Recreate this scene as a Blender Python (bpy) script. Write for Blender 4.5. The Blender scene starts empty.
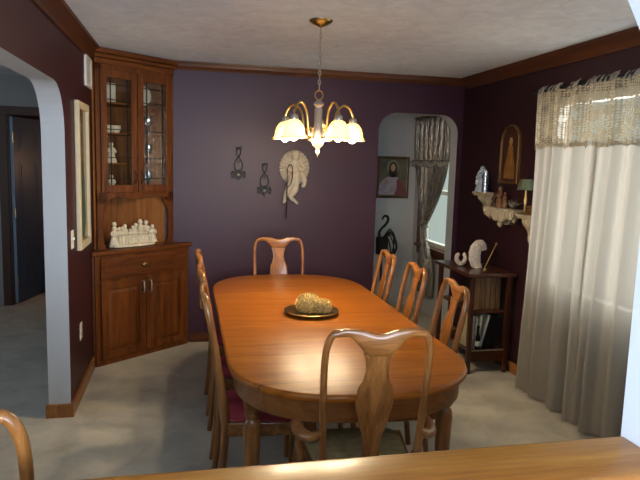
import bpy, bmesh, math, random
from mathutils import Vector, Matrix, noise
random.seed(7)
S = bpy.context.scene
COL = S.collection
PI = math.pi
def sstep(t): t=max(0,min(1,t)); return t*t*(3-2*t)
def lerp(a,b,t): return a+(b-a)*t

# ------------------------------------------------------------------ materials
def new_mat(name):
    m = bpy.data.materials.new(name); m.use_nodes = True
    nt = m.node_tree; b = nt.nodes['Principled BSDF']
    return m, nt, b
def rgb(h):
    if isinstance(h, str):
        h = h.lstrip('#'); v=[int(h[i:i+2],16)/255 for i in (0,2,4)]
        v=[(c/12.92 if c<=.04045 else ((c+.055)/1.055)**2.4) for c in v]
    else: v=list(h)
    return (v[0],v[1],v[2],1)
def coord(nt, scale=(1,1,1), kind='Object', rot=(0,0,0)):
    t = nt.nodes.new('ShaderNodeTexCoord'); mp = nt.nodes.new('ShaderNodeMapping')
    mp.inputs['Scale'].default_value = scale; mp.inputs['Rotation'].default_value = rot
    nt.links.new(t.outputs[kind], mp.inputs['Vector']); return mp.outputs['Vector']
def ramp(nt, fac, stops):
    r = nt.nodes.new('ShaderNodeValToRGB')
    e = r.color_ramp.elements
    e[0].position=stops[0][0]; e[0].color=rgb(stops[0][1]); e[1].position=stops[-1][0]; e[1].color=rgb(stops[-1][1])
    for p,c in stops[1:-1]:
        n=e.new(p); n.color=rgb(c)
    nt.links.new(fac, r.inputs['Fac']); return r.outputs['Color']
def noise_tex(nt, vec, scale, detail=4, rough=.6, dist=0):
    n = nt.nodes.new('ShaderNodeTexNoise'); n.inputs['Scale'].default_value=scale
    n.inputs['Detail'].default_value=detail; n.inputs['Roughness'].default_value=rough; n.inputs['Distortion'].default_value=dist
    if vec is not None: nt.links.new(vec, n.inputs['Vector'])
    return n.outputs['Fac']
def bump(nt, b, fac, strength, dist=.01):
    n = nt.nodes.new('ShaderNodeBump'); n.inputs['Strength'].default_value=strength; n.inputs['Distance'].default_value=dist
    nt.links.new(fac, n.inputs['Height']); nt.links.new(n.outputs['Normal'], b.inputs['Normal'])
def plain(name, c, rough=.6, metal=0, spec=.5, var=.0, nscale=8, bmp=0, coat=0):
    m, nt, b = new_mat(name)
    b.inputs['Base Color'].default_value = rgb(c); b.inputs['Roughness'].default_value=rough
    b.inputs['Metallic'].default_value=metal; b.inputs['Specular IOR Level'].default_value=spec
    b.inputs['Coat Weight'].default_value=coat
    v = coord(nt)
    if var:
        f = noise_tex(nt, v, nscale, 5)
        c0=rgb(c); lo=[x*(1-var) for x in c0[:3]]; hi=[min(1,x*(1+var)) for x in c0[:3]]
        nt.links.new(ramp(nt, f, [(.3,lo),(.7,hi)]), b.inputs['Base Color'])
    if bmp: bump(nt, b, noise_tex(nt, v, nscale*4, 4), bmp)
    return m
def wood(name, dark, mid, light, grain='x', rough=.35, coat=.3, s=1.0, bmp=.12):
    m, nt, b = new_mat(name)
    k = 11*s; l = .9*s
    sc = {'x':(l,k,k),'y':(k,l,k),'z':(k,k,l)}[grain]
    v = coord(nt, sc)
    big = noise_tex(nt, v, 1.6, 3, .55, 1.2)
    v2 = coord(nt, tuple(q*6 for q in sc))
    fine = noise_tex(nt, v2, 2.2, 5, .7, .3)
    mx = nt.nodes.new('ShaderNodeMath'); mx.operation='MULTIPLY_ADD'; mx.inputs[1].default_value=.38
    nt.links.new(fine, mx.inputs[0])
    m2 = nt.nodes.new('ShaderNodeMath'); m2.operation='MULTIPLY'; m2.inputs[1].default_value=.62
    nt.links.new(big, m2.inputs[0]); nt.links.new(m2.outputs[0], mx.inputs[2])
    nt.links.new(ramp(nt, mx.outputs[0], [(.32,dark),(.5,mid),(.68,light)]), b.inputs['Base Color'])
    b.inputs['Roughness'].default_value=rough; b.inputs['Specular IOR Level'].default_value=.3; b.inputs['Coat Weight'].default_value=coat; b.inputs['Coat Roughness'].default_value=rough*.5
    bump(nt, b, fine, bmp, .002)
    return m
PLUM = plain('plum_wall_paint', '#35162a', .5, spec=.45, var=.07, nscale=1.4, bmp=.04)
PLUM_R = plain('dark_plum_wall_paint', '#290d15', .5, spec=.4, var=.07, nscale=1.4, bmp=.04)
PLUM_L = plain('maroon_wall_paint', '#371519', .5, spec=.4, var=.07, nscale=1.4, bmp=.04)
WHITEW = plain('white_wall_paint', '#b2b5b8', .7, var=.03, nscale=2, bmp=.04)
GREYW = plain('grey_wall_paint', '#8b8a88', .75, var=.04, nscale=2, bmp=.04)
BRGREY = plain('pale_grey_wall_paint', '#b4b2b0', .75, var=.04, nscale=2, bmp=.04)
def ceiling_mat():
    m, nt, b = new_mat('knockdown_ceiling'); v=coord(nt)
    b.inputs['Roughness'].default_value=.9
    f=noise_tex(nt, v, 9, 5, .6, .8)
    nt.links.new(ramp(nt, f, [(.3,'#cdd4de'),(.7,'#e2e8f2')]), b.inputs['Base Color'])
    bump(nt, b, f, .35, .01); return m
CEIL = ceiling_mat()
def carpet_mat():
    m, nt, b = new_mat('cut_pile_carpet'); v=coord(nt)
    b.inputs['Roughness'].default_value=1; b.inputs['Specular IOR Level'].default_value=.05
    a=noise_tex(nt, v, 3.2, 6, .7, .5); f=noise_tex(nt, v, 260, 3, .8)
    c=ramp(nt, a, [(.3,'#b2ad9f'),(.55,'#cac5b6'),(.75,'#d8d2c2')])
    mx=nt.nodes.new('ShaderNodeMixRGB'); mx.blend_type='MULTIPLY'; mx.inputs['Fac'].default_value=.6
    nt.links.new(c, mx.inputs[1]); nt.links.new(ramp(nt, f, [(.3,'#a0a0a0'),(.6,'#ffffff')]), mx.inputs[2])
    nt.links.new(mx.outputs[0], b.inputs['Base Color']); bump(nt, b, f, .6, .008); return m
CARPET = carpet_mat()
OAK_T = wood('table_oak', '#6f3708','#8a4d0c','#a26418','x', .38, .04, .5, .03)
OAK_TX = wood('apron_oak', '#57310f','#75451c','#8a592b','x', .35, .4, .8)
OAK_C = wood('chair_oak', '#573012','#805024','#9c6838','z', .32, .5, 1.2)
OAK_CX = wood('chair_oak_crosswise', '#573012','#805024','#9c6838','x', .3, .5, 1.2)
OAK_CAB = wood('cabinet_oak', '#371804','#5c2e0b','#764213','z', .5, .08, .8)
OAK_CABX = wood('cabinet_oak_crosswise', '#371804','#5c2e0b','#764213','x', .5, .08, .8)
OAK_IN = wood('cabinet_interior_oak', '#5a3010','#7c4a1e','#93602c','z', .8, 0, .8)
OAK_TRIM = wood('crown_oak', '#3a1e0e','#512c15','#623a1d','x', .45, .2, .8)
OAK_TRIMY = wood('crown_oak_lengthwise', '#341a0c','#4a2612','#583118','y', .45, .2, .8)
OAK_BASE = wood('baseboard_oak', '#6a3f1e','#8b5a2c','#a06e3c','y', .4, .3, .8)
OAK_LEDGE = wood('ledge_oak', '#64390c','#855218','#a06e2a','x', .36, .2, .55, .06)
DARKW = wood('walnut_stain', '#26120a','#3a1d10','#4e2a18','z', .4, .3, 1)
DARKWX = wood('walnut_stain_crosswise', '#2a140b','#422113','#573018','x', .35, .4, 1)
RED = plain('red_seat_fabric', '#a0424a', .9, spec=.1, var=.12, nscale=60, bmp=.1)
GREEN = plain('olive_seat_fabric', '#8c7a54', .9, spec=.1, var=.28, nscale=24, bmp=.1)
BRASS = plain('antique_brass', '#bfa066', .28, metal=1)
BRONZE = plain('bronze_platter', '#8b6a3a', .25, metal=.95, var=.1)
NICKEL = plain('pewter_metal', '#b5ada2', .4, metal=.8)
IRON = plain('black_iron', '#0a090a', .55, spec=.3)
PORC = plain('ivory_porcelain', '#d8d0c0', .4, var=.05, nscale=30)
RESIN = plain('cream_resin', '#cfc3a8', .6, var=.22, nscale=40, bmp=.25)
PLASTER = plain('ivory_plaster', '#b9ab95', .75, var=.1, nscale=30, bmp=.3)
WHITEP = plain('white_enamel', '#d6d3cb', .4)
CREAMF = plain('cream_frame_wood', '#c2b596', .45, var=.06, nscale=20)
DKGLASS = plain('dark_glass', '#0b0a0a', .08)
SHELLM = plain('speckled_white_shell', '#b5a99e', .7, var=.3, nscale=60, bmp=.3)
GOLD = plain('gold_leaf', '#5c4018', .6, metal=.2, var=.2, nscale=30)
SHELFM = plain('antique_white_wood', '#a3977f', .6, var=.2, nscale=25, bmp=.2)
DOORP = plain('slate_blue_door_paint', '#414d60', .5, var=.04)
DOORE = plain('pale_door_edge', '#8fa2b4', .5)
CASING = plain('brown_casing', '#3d2213', .45, var=.1)
ORANGE = plain('orange_drape', '#a5551f', .9, var=.15, nscale=10)
BLACKC = plain('black_cover', '#0d0d10', .35)
def glass_mat(name, tint=(1,1,1), refl=.05, rough=.02):
    m = bpy.data.materials.new(name); m.use_nodes=True; nt=m.node_tree; nt.nodes.clear()
    o=nt.nodes.new('ShaderNodeOutputMaterial'); t=nt.nodes.new('ShaderNodeBsdfTransparent'); g=nt.nodes.new('ShaderNodeBsdfGlossy')
    t.inputs['Color'].default_value=(*tint,1); g.inputs['Roughness'].default_value=rough
    mx=nt.nodes.new('ShaderNodeMixShader'); lw=nt.nodes.new('ShaderNodeLayerWeight'); fr=nt.nodes.new('ShaderNodeMath'); fr.operation='POWER'; fr.inputs[1].default_value=5
    nt.links.new(lw.outputs['Facing'], fr.inputs[0])
    ma=nt.nodes.new('ShaderNodeMath'); ma.operation='MAXIMUM'; ma.inputs[1].default_value=refl
    nt.links.new(fr.outputs[0], ma.inputs[0]); nt.links.new(ma.outputs[0], mx.inputs[0])
    nt.links.new(t.outputs[0], mx.inputs[1]); nt.links.new(g.outputs[0], mx.inputs[2]); nt.links.new(mx.outputs[0], o.inputs[0])
    return m, nt, g
GLASS = glass_mat('window_glass')[0]
CABGLASS = glass_mat('cabinet_glass', (.95,.95,.93), .04)[0]
def wavy_glass():
    m, nt, g = glass_mat('rippled_cabinet_glass', (.9,.92,.91), .09, .08)
    v=coord(nt,(22,22,7)); f=noise_tex(nt,v,1.2,2,.5,2.5)
    bp=nt.nodes.new('ShaderNodeBump'); bp.inputs['Strength'].default_value=.8; bp.inputs['Distance'].default_value=.01
    nt.links.new(f,bp.inputs['Height']); nt.links.new(bp.outputs[0], g.inputs['Normal']); return m
WGLASS = wavy_glass()
CRYSTAL = glass_mat('cut_crystal', (.85,.87,.88), .45, .05)[0]
GOLDCRYSTAL = plain('cut_crystal_on_brass', '#cfae62', .2, spec=1, metal=.35, var=.5, nscale=60, bmp=1.0, coat=.6)
def cloth_mat(name, c, trans=.5, lace=None, thin=0, sc=1.0, bmp=.0):
    m = bpy.data.materials.new(name); m.use_nodes=True; nt=m.node_tree; nt.nodes.clear()
    o=nt.nodes.new('ShaderNodeOutputMaterial'); d=nt.nodes.new('ShaderNodeBsdfDiffuse'); t=nt.nodes.new('ShaderNodeBsdfTranslucent')
    d.inputs['Color'].default_value=rgb(c); t.inputs['Color'].default_value=rgb(c)
    mx=nt.nodes.new('ShaderNodeMixShader'); mx.inputs[0].default_value=trans
    nt.links.new(d.outputs[0],mx.inputs[1]); nt.links.new(t.outputs[0],mx.inputs[2])
    out=mx.outputs[0]
    if lace or thin:
        tr=nt.nodes.new('ShaderNodeBsdfTransparent'); m2=nt.nodes.new('ShaderNodeMixShader')
        if lace:
            v=coord(nt,(sc,sc,sc),'UV')
            vo=nt.nodes.new('ShaderNodeTexVoronoi'); vo.inputs['Scale'].default_value=lace; vo.inputs['Randomness'].default_value=.25
            nt.links.new(v,vo.inputs['Vector'])
            n2=noise_tex(nt,v,lace*.22,2,.5)
            ad=nt.nodes.new('ShaderNodeMath'); ad.operation='MULTIPLY_ADD'; ad.inputs[1].default_value=1.1
            nt.links.new(n2,ad.inputs[0]); ad.inputs[2].default_value=-.16
            c1=nt.nodes.new('ShaderNodeMath'); c1.operation='LESS_THAN'
            nt.links.new(vo.outputs['Distance'],c1.inputs[0]); nt.links.new(ad.outputs[0],c1.inputs[1])
            c2=nt.nodes.new('ShaderNodeMath'); c2.operation='MULTIPLY'; c2.inputs[1].default_value=.5
            nt.links.new(c1.outputs[0],c2.inputs[0]); nt.links.new(c2.outputs[0],m2.inputs[0])
        else: m2.inputs[0].default_value=thin
        nt.links.new(out,m2.inputs[1]); nt.links.new(tr.outputs[0],m2.inputs[2]); out=m2.outputs[0]
    nt.links.new(out,o.inputs[0]); return m
CURT = cloth_mat('sheer_white_panel', '#a19c93', .38, thin=.06)
LACE = cloth_mat('crochet_lace', '#9d937e', .25, lace=24)
SATIN = plain('silver_satin', '#76706a', .3, metal=.35, var=.1, nscale=5)
def satin_mat():
    m,nt,b=new_mat('shiny_satin'); b.inputs['Base Color'].default_value=rgb('#8d857b'); b.inputs['Roughness'].default_value=.25; b.inputs['Metallic'].default_value=.7
    bump(nt,b,noise_tex(nt,coord(nt,(40,40,3)),1.2,3,.6),1.0,.03); return m
SATIN2 = satin_mat()
def emit_mat(name, c, e, base='#fff0c8'):
    m, nt, b = new_mat(name); b.inputs['Base Color'].default_value=rgb(base)
    b.inputs['Emission Color'].default_value=rgb(c); b.inputs['Emission Strength'].default_value=e; b.inputs['Roughness'].default_value=.4
    return m
BULB = emit_mat('lit_bulb', (1,.82,.45), 16)
SHADE = emit_mat('lit_frosted_glass', (1,.56,.12), 1.9)

# ------------------------------------------------------------------ mesh helpers
class MB:
    def __init__(s): s.v=[]; s.f=[]; s.mi=[]; s.uv=None
    def add(s, vs, fs, mi=0):
        n=len(s.v); s.v+= [tuple(p) for p in vs]; s.f+=[tuple(i+n for i in f) for f in fs]; s.mi+=[mi]*len(fs); return s
    def box(s, x0,x1,y0,y1,z0,z1, mi=0):
        vs=[(x,y,z) for z in (z0,z1) for y in (y0,y1) for x in (x0,x1)]
        return s.add(vs,[(0,2,3,1),(4,5,7,6),(0,1,5,4),(2,6,7,3),(0,4,6,2),(1,3,7,5)],mi)
    def prism(s, poly, a0, a1, ax='z', mis=(0,0,0)):
        # poly 2D in the two remaining axes (x,y)/(x,z)/(y,z)
        def P(u,v,a): return {'z':(u,v,a),'y':(u,a,v),'x':(a,u,v)}[ax]
        n=len(poly); base=len(s.v)
        s.v+=[P(u,v,a0) for u,v in poly]+[P(u,v,a1) for u,v in poly]
        s.f.append(tuple(range(base,base+n))); s.mi.append(mis[0])
        s.f.append(tuple(range(base+2*n-1,base+n-1,-1))); s.mi.append(mis[1])
        for i in range(n):
            j=(i+1)%n; s.f.append((base+i,base+j,base+n+j,base+n+i)); s.mi.append(mis[2])
        return s
    def ring_loft(s, rings, closed=False, cap=True, mi=0):
        n=len(rings[0]); vs=[p for r in rings for p in r]; fs=[]
        m=len(rings)
        for i in range(m-1 if not closed else m):
            a=i*n; b=((i+1)%m)*n
            for j in range(n):
                k=(j+1)%n; fs.append((a+j,a+k,b+k,b+j))
        if cap and not closed:
            fs.append(tuple(range(n-1,-1,-1))); fs.append(tuple(range((m-1)*n,m*n)))
        return s.add(vs,fs,mi)
    def tube(s, pts, rad, seg=10, closed=False, sub=0, flat=1.0, mi=0):
        pts=[Vector(p) for p in pts]
        rads=list(rad) if isinstance(rad,(list,tuple)) else [rad]*len(pts)
        if sub:
            P2=[];R2=[];n=len(pts); rng=range(n if closed else n-1)
            for i in rng:
                p0=pts[(i-1)%n] if (closed or i>0) else pts[0]*2-pts[1]; p1=pts[i]; p2=pts[(i+1)%n]
                p3=pts[(i+2)%n] if (closed or i+2<n) else pts[n-1]*2-pts[n-2]
                for k in range(sub):
                    t=k/sub; t2=t*t;t3=t2*t
                    P2.append(.5*((2*p1)+(p2-p0)*t+(2*p0-5*p1+4*p2-p3)*t2+(-p0+3*p1-3*p2+p3)*t3)); R2.append(lerp(rads[i],rads[(i+1)%n],t))
            if not closed: P2.append(pts[-1]); R2.append(rads[-1])
            pts,rads=P2,R2
        n=len(pts); rings=[]; up=None
        for i,p in enumerate(pts):
            if closed: t=(pts[(i+1)%n]-pts[i-1])
            else: t=(pts[min(i+1,n-1)]-pts[max(i-1,0)])
            if t.length<1e-9: t=Vector((0,0,1))
            t.normalize()
            if up is None:
                up=Vector((0,0,1)) if abs(t.z)<.9 else Vector((0,1,0))
            up=(up-t*up.dot(t)); 
            if up.length<1e-6: up=Vector((1,0,0))-t*t.x
            up.normalize(); sd=t.cross(up)
            rings.append([p+(up*math.cos(2*PI*k/seg)+sd*math.sin(2*PI*k/seg)*flat)*rads[i] for k in range(seg)])
        return s.ring_loft(rings,closed,True,mi)
    def lathe(s, prof, c=(0,0,0), seg=20, cap=True, mi=0, M=None, sx=1, sy=1):
        rings=[]
        for r,z in prof:
            r=max(r,1e-4)
            ring=[Vector((r*math.cos(2*PI*k/seg)*sx,r*math.sin(2*PI*k/seg)*sy,z)) for k in range(seg)]
            if M is not None: ring=[M@p for p in ring]
            rings.append([p+Vector(c) for p in ring])
        return s.ring_loft(rings,False,cap,mi)
    def ball(s, c, r, seg=12, rg=8, sc=(1,1,1), mi=0, M=None):
        prof=[(math.sin(PI*i/rg),-math.cos(PI*i/rg)) for i in range(rg+1)]
        rings=[]
        for a,z in prof:
            a=max(a,1e-3)
            ring=[Vector((a*math.cos(2*PI*k/seg)*sc[0],a*math.sin(2*PI*k/seg)*sc[1],z*sc[2]))*r for k in range(seg)]
            if M is not None: ring=[M@p for p in ring]
            rings.append([p+Vector(c) for p in ring])
        return s.ring_loft(rings,False,True,mi)
    def plate_x(s, cols, thick, yf, seg=16, mi=0):
        # loft along x: columns (x, ztop, zbot); superelliptic section in y-z
        rings=[]
        for x,zt,zb in cols:
            zc=(zt+zb)/2; h=(zt-zb)/2; ring=[]
            for k in range(seg):
                a=2*PI*k/seg; c,q=math.cos(a),math.sin(a)
                cz=math.copysign(abs(c)**.6,c); cy=math.copysign(abs(q)**.6,q)
                ring.append((x, yf(x,zc+h*cz)+cy*thick/2, zc+h*cz))
            rings.append(ring)
        return s.ring_loft(rings,False,True,mi)
    def plate_z(s, rows, thick, yf, seg=16, mi=0):
        rings=[]
        for z,hw in rows:
            ring=[]
            for k in range(seg):
                a=2*PI*k/seg; c,q=math.cos(a),math.sin(a)
                cx=math.copysign(abs(c)**.5,c); cy=math.copysign(abs(q)**.5,q)
                ring.append((hw*cx, yf(hw*cx,z)+cy*thick/2, z))
            rings.append(ring)
        return s.ring_loft(rings,False,True,mi)
    def sheet(s, nu, nv, fn, mi=0):
        n=len(s.v); 
        if s.uv is None: s.uv={}
        for j in range(nv+1):
            for i in range(nu+1):
                s.uv[len(s.v)]=(i/nu,j/nv); s.v.append(tuple(fn(i/nu,j/nv)))
        for j in range(nv):
            for i in range(nu):
                a=n+j*(nu+1)+i; s.f.append((a,a+1,a+nu+2,a+nu+1)); s.mi.append(mi)
        return s
    def xf(s, M, start=0):
        for i in range(start,len(s.v)): s.v[i]=tuple(M@Vector(s.v[i]))
        return s

def OBJ(name, mb, mats, parent=None, loc=(0,0,0), rz=0, smooth=False, bev=0, solid=0, label=None, cat=None, group=None, kind=None, uvscale=None, angle=None):
    me=bpy.data.meshes.new(name); me.from_pydata(mb.v,[],mb.f)
    if not isinstance(mats,(list,tuple)): mats=[mats]
    for m in mats: me.materials.append(m)
    if len(mats)>1: me.polygons.foreach_set('material_index',mb.mi)
    if mb.uv is not None:
        ul=me.uv_layers.new(name='UVMap'); sx,sy=uvscale or (1,1)
        for l in me.loops:
            u=mb.uv.get(l.vertex_index,(0,0)); ul.data[l.index].uv=(u[0]*sx,u[1]*sy)
    bm=bmesh.new(); bm.from_mesh(me); bmesh.ops.recalc_face_normals(bm,faces=bm.faces)
    bm.to_mesh(me); bm.free()
    if smooth:
        for p in me.polygons: p.use_smooth=True
        try: me.set_sharp_from_angle(angle=math.radians(angle or 45))
        except Exception: pass
    o=bpy.data.objects.new(name,me); COL.objects.link(o)
    o.location=loc; o.rotation_euler=(0,0,rz)
    if parent is not None: o.parent=parent
    if bev:
        b=o.modifiers.new('bevel','BEVEL'); b.width=bev; b.segments=2; b.limit_method='ANGLE'; b.angle_limit=math.radians(40)
    if solid:
        q=o.modifiers.new('solid','SOLIDIFY'); q.thickness=solid; q.offset=0
    if label: o['label']=label
    if cat: o['category']=cat
    if group: o['group']=group
    if kind: o['kind']=kind
    return o
def ROOT(name, label, cat, loc=(0,0,0), rz=0, group=None):
    o=bpy.data.objects.new(name,None); COL.objects.link(o); o.empty_display_size=.1
    o.location=loc; o.rotation_euler=(0,0,rz); o['label']=label; o['category']=cat
    if group: o['group']=group
    return o
def DUP(root, loc, rz, label):
    r=root.copy(); COL.objects.link(r); r.location=loc; r.rotation_euler=(0,0,rz); r['label']=label
    for ch in list(root.children):
        c=ch.copy(); COL.objects.link(c); c.parent=r
        for g in ch.children:
            d=g.copy(); COL.objects.link(d); d.parent=c
    return r
def STR(name, mb, mats, **k): return OBJ(name, mb, mats, kind='structure', **k)

# ------------------------------------------------------------------ room dimensions
LX=-.02; RX=3.232; H=2.44; FY=-4.21; FY2=-4.34; NY=1.6; KY=-7.6
WX=-3.2   # far side of the rooms left of the arch
def arcpts(cx,cy,r,a0,a1,n=10): return [(cx+r*math.cos(lerp(a0,a1,i/n)),cy+r*math.sin(lerp(a0,a1,i/n))) for i in range(n+1)]

STR('floor', MB().box(WX,RX+.16,KY,NY+1.6,-.1,0), CARPET)
STR('ceiling', MB().box(WX,RX+.16,KY,NY+1.6,H,H+.1), CEIL)
# back wall (plum), y 0..0.15, doorway with rounded head
ox0,ox1,ot,orad=2.405,3.185,2.10,.17
poly=[(LX-.13,0),(ox0,0)]+[(ox0,ot-orad)]+arcpts(ox0+orad,ot-orad,orad,PI,PI/2)[1:]+arcpts(ox1-orad,ot-orad,orad,PI/2,0)+[(ox1,0),(RX+.15,0),(RX+.15,H),(LX-.13,H)]
STR('wall_back', MB().prism(poly,0,.15,'y',(0,1,1)), [PLUM,WHITEW], )
# left wall x LX-.13 .. LX with big arch
ay0,ay1,at,ar=-3.95,-1.515,2.03,.27
poly=[(FY,0),(ay0,0),(ay0,at-ar)]+arcpts(ay0+ar,at-ar,ar,PI,PI/2)[1:]+arcpts(ay1-ar,at-ar,ar,PI/2,0)+[(ay1,0),(0,0),(0,H),(FY,H)]
STR('wall_left', MB().prism(poly,LX-.13,LX,'x',(1,0,1)), [PLUM_L,WHITEW])
# right wall with window opening
wy0,wy1,wz0,wz1=-3.75,-1.44,.74,2.12
m=MB()
m.box(RX,RX+.15,FY2,wy0,0,H); m.box(RX,RX+.15,wy1,0,0,H); m.box(RX,RX+.15,wy0,wy1,0,wz0); m.box(RX,RX+.15,wy0,wy1,wz1,H)
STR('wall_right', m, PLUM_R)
# half wall and pass-through toward the viewer
jx,pt,pr=1.69,2.17,.45; lx0=-.5
m=MB()
m.box(lx0,jx,FY2+.02,FY-.02,0,.962)
poly=[(lx0-.02,.962),(lx0-.02,H),(RX,H),(RX,0),(jx,0),(jx,pt-pr)]+arcpts(jx-pr,pt-pr,pr,0,PI/2)[1:]+[(lx0+.3,pt),(lx0,pt-.3),(lx0,.962)]
m.prism(poly,FY2,FY,'y')
m.box(WX,lx0-.02,FY2,FY,0,H)  # unseen stretch, added to keep kitchen light out of the hall
STR('wall_front', m, WHITEW)
led=MB(); led.prism(arcpts(FY-.011,.982,.018,-PI/2,PI/2,6)+arcpts(FY2-.03,.982,.018,PI/2,PI*1.5,6),lx0,jx-.001,'x')
# flatten widths: rounded nosing board
OBJ('ledge_board', led, OAK_LEDGE, label='golden oak ledge board capping the half wall in the foreground', cat='ledge', smooth=True, angle=35)
# far-room and hall shells
m=MB(); m.box(WX,-1.155,NY,NY+.12,0,H); m.box(-1.155,-.34,NY,NY+.12,2.05,H); m.box(-.34,1.3,NY,NY+.12,0,H)
STR('wall_far', m, GREYW)
m=MB(); m.box(WX-.12,WX,KY,-6.6,0,H); m.box(WX-.12,WX,-6.6,-4.8,0,.8); m.box(WX-.12,WX,-6.6,-4.8,2.1,H); m.box(WX-.12,WX,-4.8,-2.6,0,H); m.box(WX-.12,WX,-1.2,NY+1.6,0,H); m.box(WX-.12,WX,-2.6,-1.2,0,.9); m.box(WX-.12,WX,-2.6,-1.2,2.0,H)  # unseen kitchen side and hall window openings, added to let light in
STR('wall_hall', m, GREYW)
# back room right wall with window
BX=3.27; BY=1.25
bw0,bw1,bz0,bz1=.17,1.02,.755,2.02
m=MB(); m.box(BX,BX+.12,.15,bw0,0,H); m.box(BX,BX+.12,bw1,BY,0,H); m.box(BX,BX+.12,bw0,bw1,0,bz0); m.box(BX,BX+.12,bw0,bw1,bz1,H)
m.box(1.2,1.3,.15,BY,0,H); m.box(1.2,BX+.12,BY,BY+.1,0,H)
m.box(LX-.13,LX,.15,NY,0,H)
STR('wall_back_room', m, BRGREY)
# bedroom beyond the hall door
m=MB(); m.box(WX,.4,NY+1.5,NY+1.6,0,H); m.box(.3,.4,NY+.12,NY+1.5,0,H)
STR('wall_bedroom', m, CASING)
# kitchen (viewer side)
m=MB(); m.box(WX,-.3,KY-.12,KY,0,H); m.box(2.7,4.2,KY-.12,KY,0,H); m.box(-.3,2.7,KY-.12,KY,0,.8); m.box(-.3,2.7,KY-.12,KY,2.15,H)
m.box(RX,RX+.15,KY,FY2,0,H)
STR('wall_kitchen', m, WHITEW)

# crown mouldings
def crown_prof(s=1): # (outward, z)
    return [(0,H-.115*s),(.012,H-.115*s),(.018,H-.095*s),(.03,H-.07*s),(.055*s+.005,H-.03*s),(.065*s+.005,H-.02*s),(.07*s+.005,H-.002),(0,H-.002)]
m=MB(); m.prism([(-a,z) for a,z in crown_prof(.6)],.55,RX,'x'); STR('trim_1', m, OAK_TRIM)
m=MB(); m.prism([(LX+a,z) for a,z in crown_prof(.95)],FY,-.47,'y'); STR('trim_2', m, OAK_TRIMY)
m=MB(); m.prism([(RX-a,z) for a,z in crown_prof(.85)],FY,-.06,'y'); STR('trim_3', m, OAK_TRIMY)
# baseboards
STR('baseboard_back', MB().box(.71,ox0-.01,-.014,0,0,.085), OAK_TRIM)
m=MB(); m.box(LX,LX+.016,ay1,-.6,0,.085); m.box(LX-.146,LX+.016,ay1-.016,ay1,0,.085); STR('baseboard_left', m, OAK_BASE)
STR('baseboard_right', MB().box(RX-.014,RX,FY,-.02,0,.085), OAK_BASE)
STR('baseboard_front', MB().box(-.15,RX-.02,FY,FY+.014,0,.085), OAK_BASE)
# dining window behind curtains
m=MB()
for a,b,c,d in ((wy0,wy1,wz0,wz0+.05),(wy0,wy1,wz1-.05,wz1)): m.box(RX+.02,RX+.10,a,b,c,d)
for y in (wy0,(wy0+wy1)/2-.025,wy1-.05): m.box(RX+.02,RX+.10,y,y+.05,wz0+.05,wz1-.05)
w1=STR('window_1', m, WHITEP)
OBJ('pane', MB().box(RX+.055,RX+.061,wy0+.04,wy1-.04,wz0+.04,wz1-.04), GLASS, w1)
# back room window
m=MB()
for a,b,c,d in ((bw0,bw1,bz0,bz0+.05),(bw0,bw1,bz1-.05,bz1),(bw0,bw1,1.33,1.37)): m.box(BX+.02,BX+.08,a,b,c,d)
for y in (bw0,bw1-.05): m.box(BX+.02,BX+.08,y,y+.05,bz0+.05,bz1-.05)
w2=STR('window_2', m, WHITEP)
OBJ('pane', MB().box(BX+.046,BX+.052,bw0+.04,bw1-.04,bz0+.04,bz1-.04), GLASS, w2)
m=MB(); m.box(BX-.05,BX+.02,bw0-.06,bw1+.06,bz0-.025,bz0); m.box(BX-.02,BX,bw0-.04,bw1+.04,bz0-.11,bz0-.025)
m.box(BX-.018,BX,bw0-.06,bw0,bz0,bz1+.06); m.box(BX-.018,BX,bw1,bw1+.06,bz0,bz1+.06); m.box(BX-.018,BX,bw0,bw1,bz1,bz1+.06)
STR('trim_4', m, OAK_TRIM)

# ------------------------------------------------------------------ hall door in the far left room
m=MB(); m.box(-1.235,-1.155,NY-.02,NY,0,2.12); m.box(-.34,-.26,NY-.02,NY,0,2.12); m.box(-1.155,-.34,NY-.02,NY,2.05,2.12)
m.box(-1.155,-1.14,NY,NY+.12,0,2.05); m.box(-1.14,-.34,NY,NY+.12,2.035,2.05)
STR('trim_5', m, CASING)
dm=MB(); dw=.80
dm.box(0,dw,-.0175,.0175,.01,2.02)
for zz in ((.12,.72),(.85,1.55),(1.66,1.92)):
    for xx in ((.1,.36),(.44,.70)):
        for sd in (-1,1):
            y0=sd*.0175
            dm.box(xx[0],xx[1],min(y0,y0+sd*.004),max(y0,y0+sd*.004),zz[0],zz[1]); dm.box(xx[0]+.04,xx[1]-.04,min(y0,y0+sd*.01),max(y0,y0+sd*.01),zz[0]+.04,zz[1]-.04)
door=STR('door_1', dm, DOORP, loc=(-1.125,NY+.06,0), rz=math.radians(76))
OBJ('door_edge', MB().box(-.003,0,-.0175,.0175,.01,2.02), DOORE, door, label='pale blue hinge edge of the door')
for z in (.25,1.0,1.8): OBJ('hinge', MB().lathe([(.008,z-.05),(.008,z+.05)],(-.008,-.02,0),8), BRASS, door)
m=MB(); m.lathe([(.025,0),(.03,.02),(.02,.04),(.0,.045)],(0,0,0),12); m.xf(Matrix.Translation((dw-.06,-.03,.95))@Matrix.Rotation(PI/2,4,'X'))
OBJ('door_knob', m, BRASS, door, smooth=True)
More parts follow.
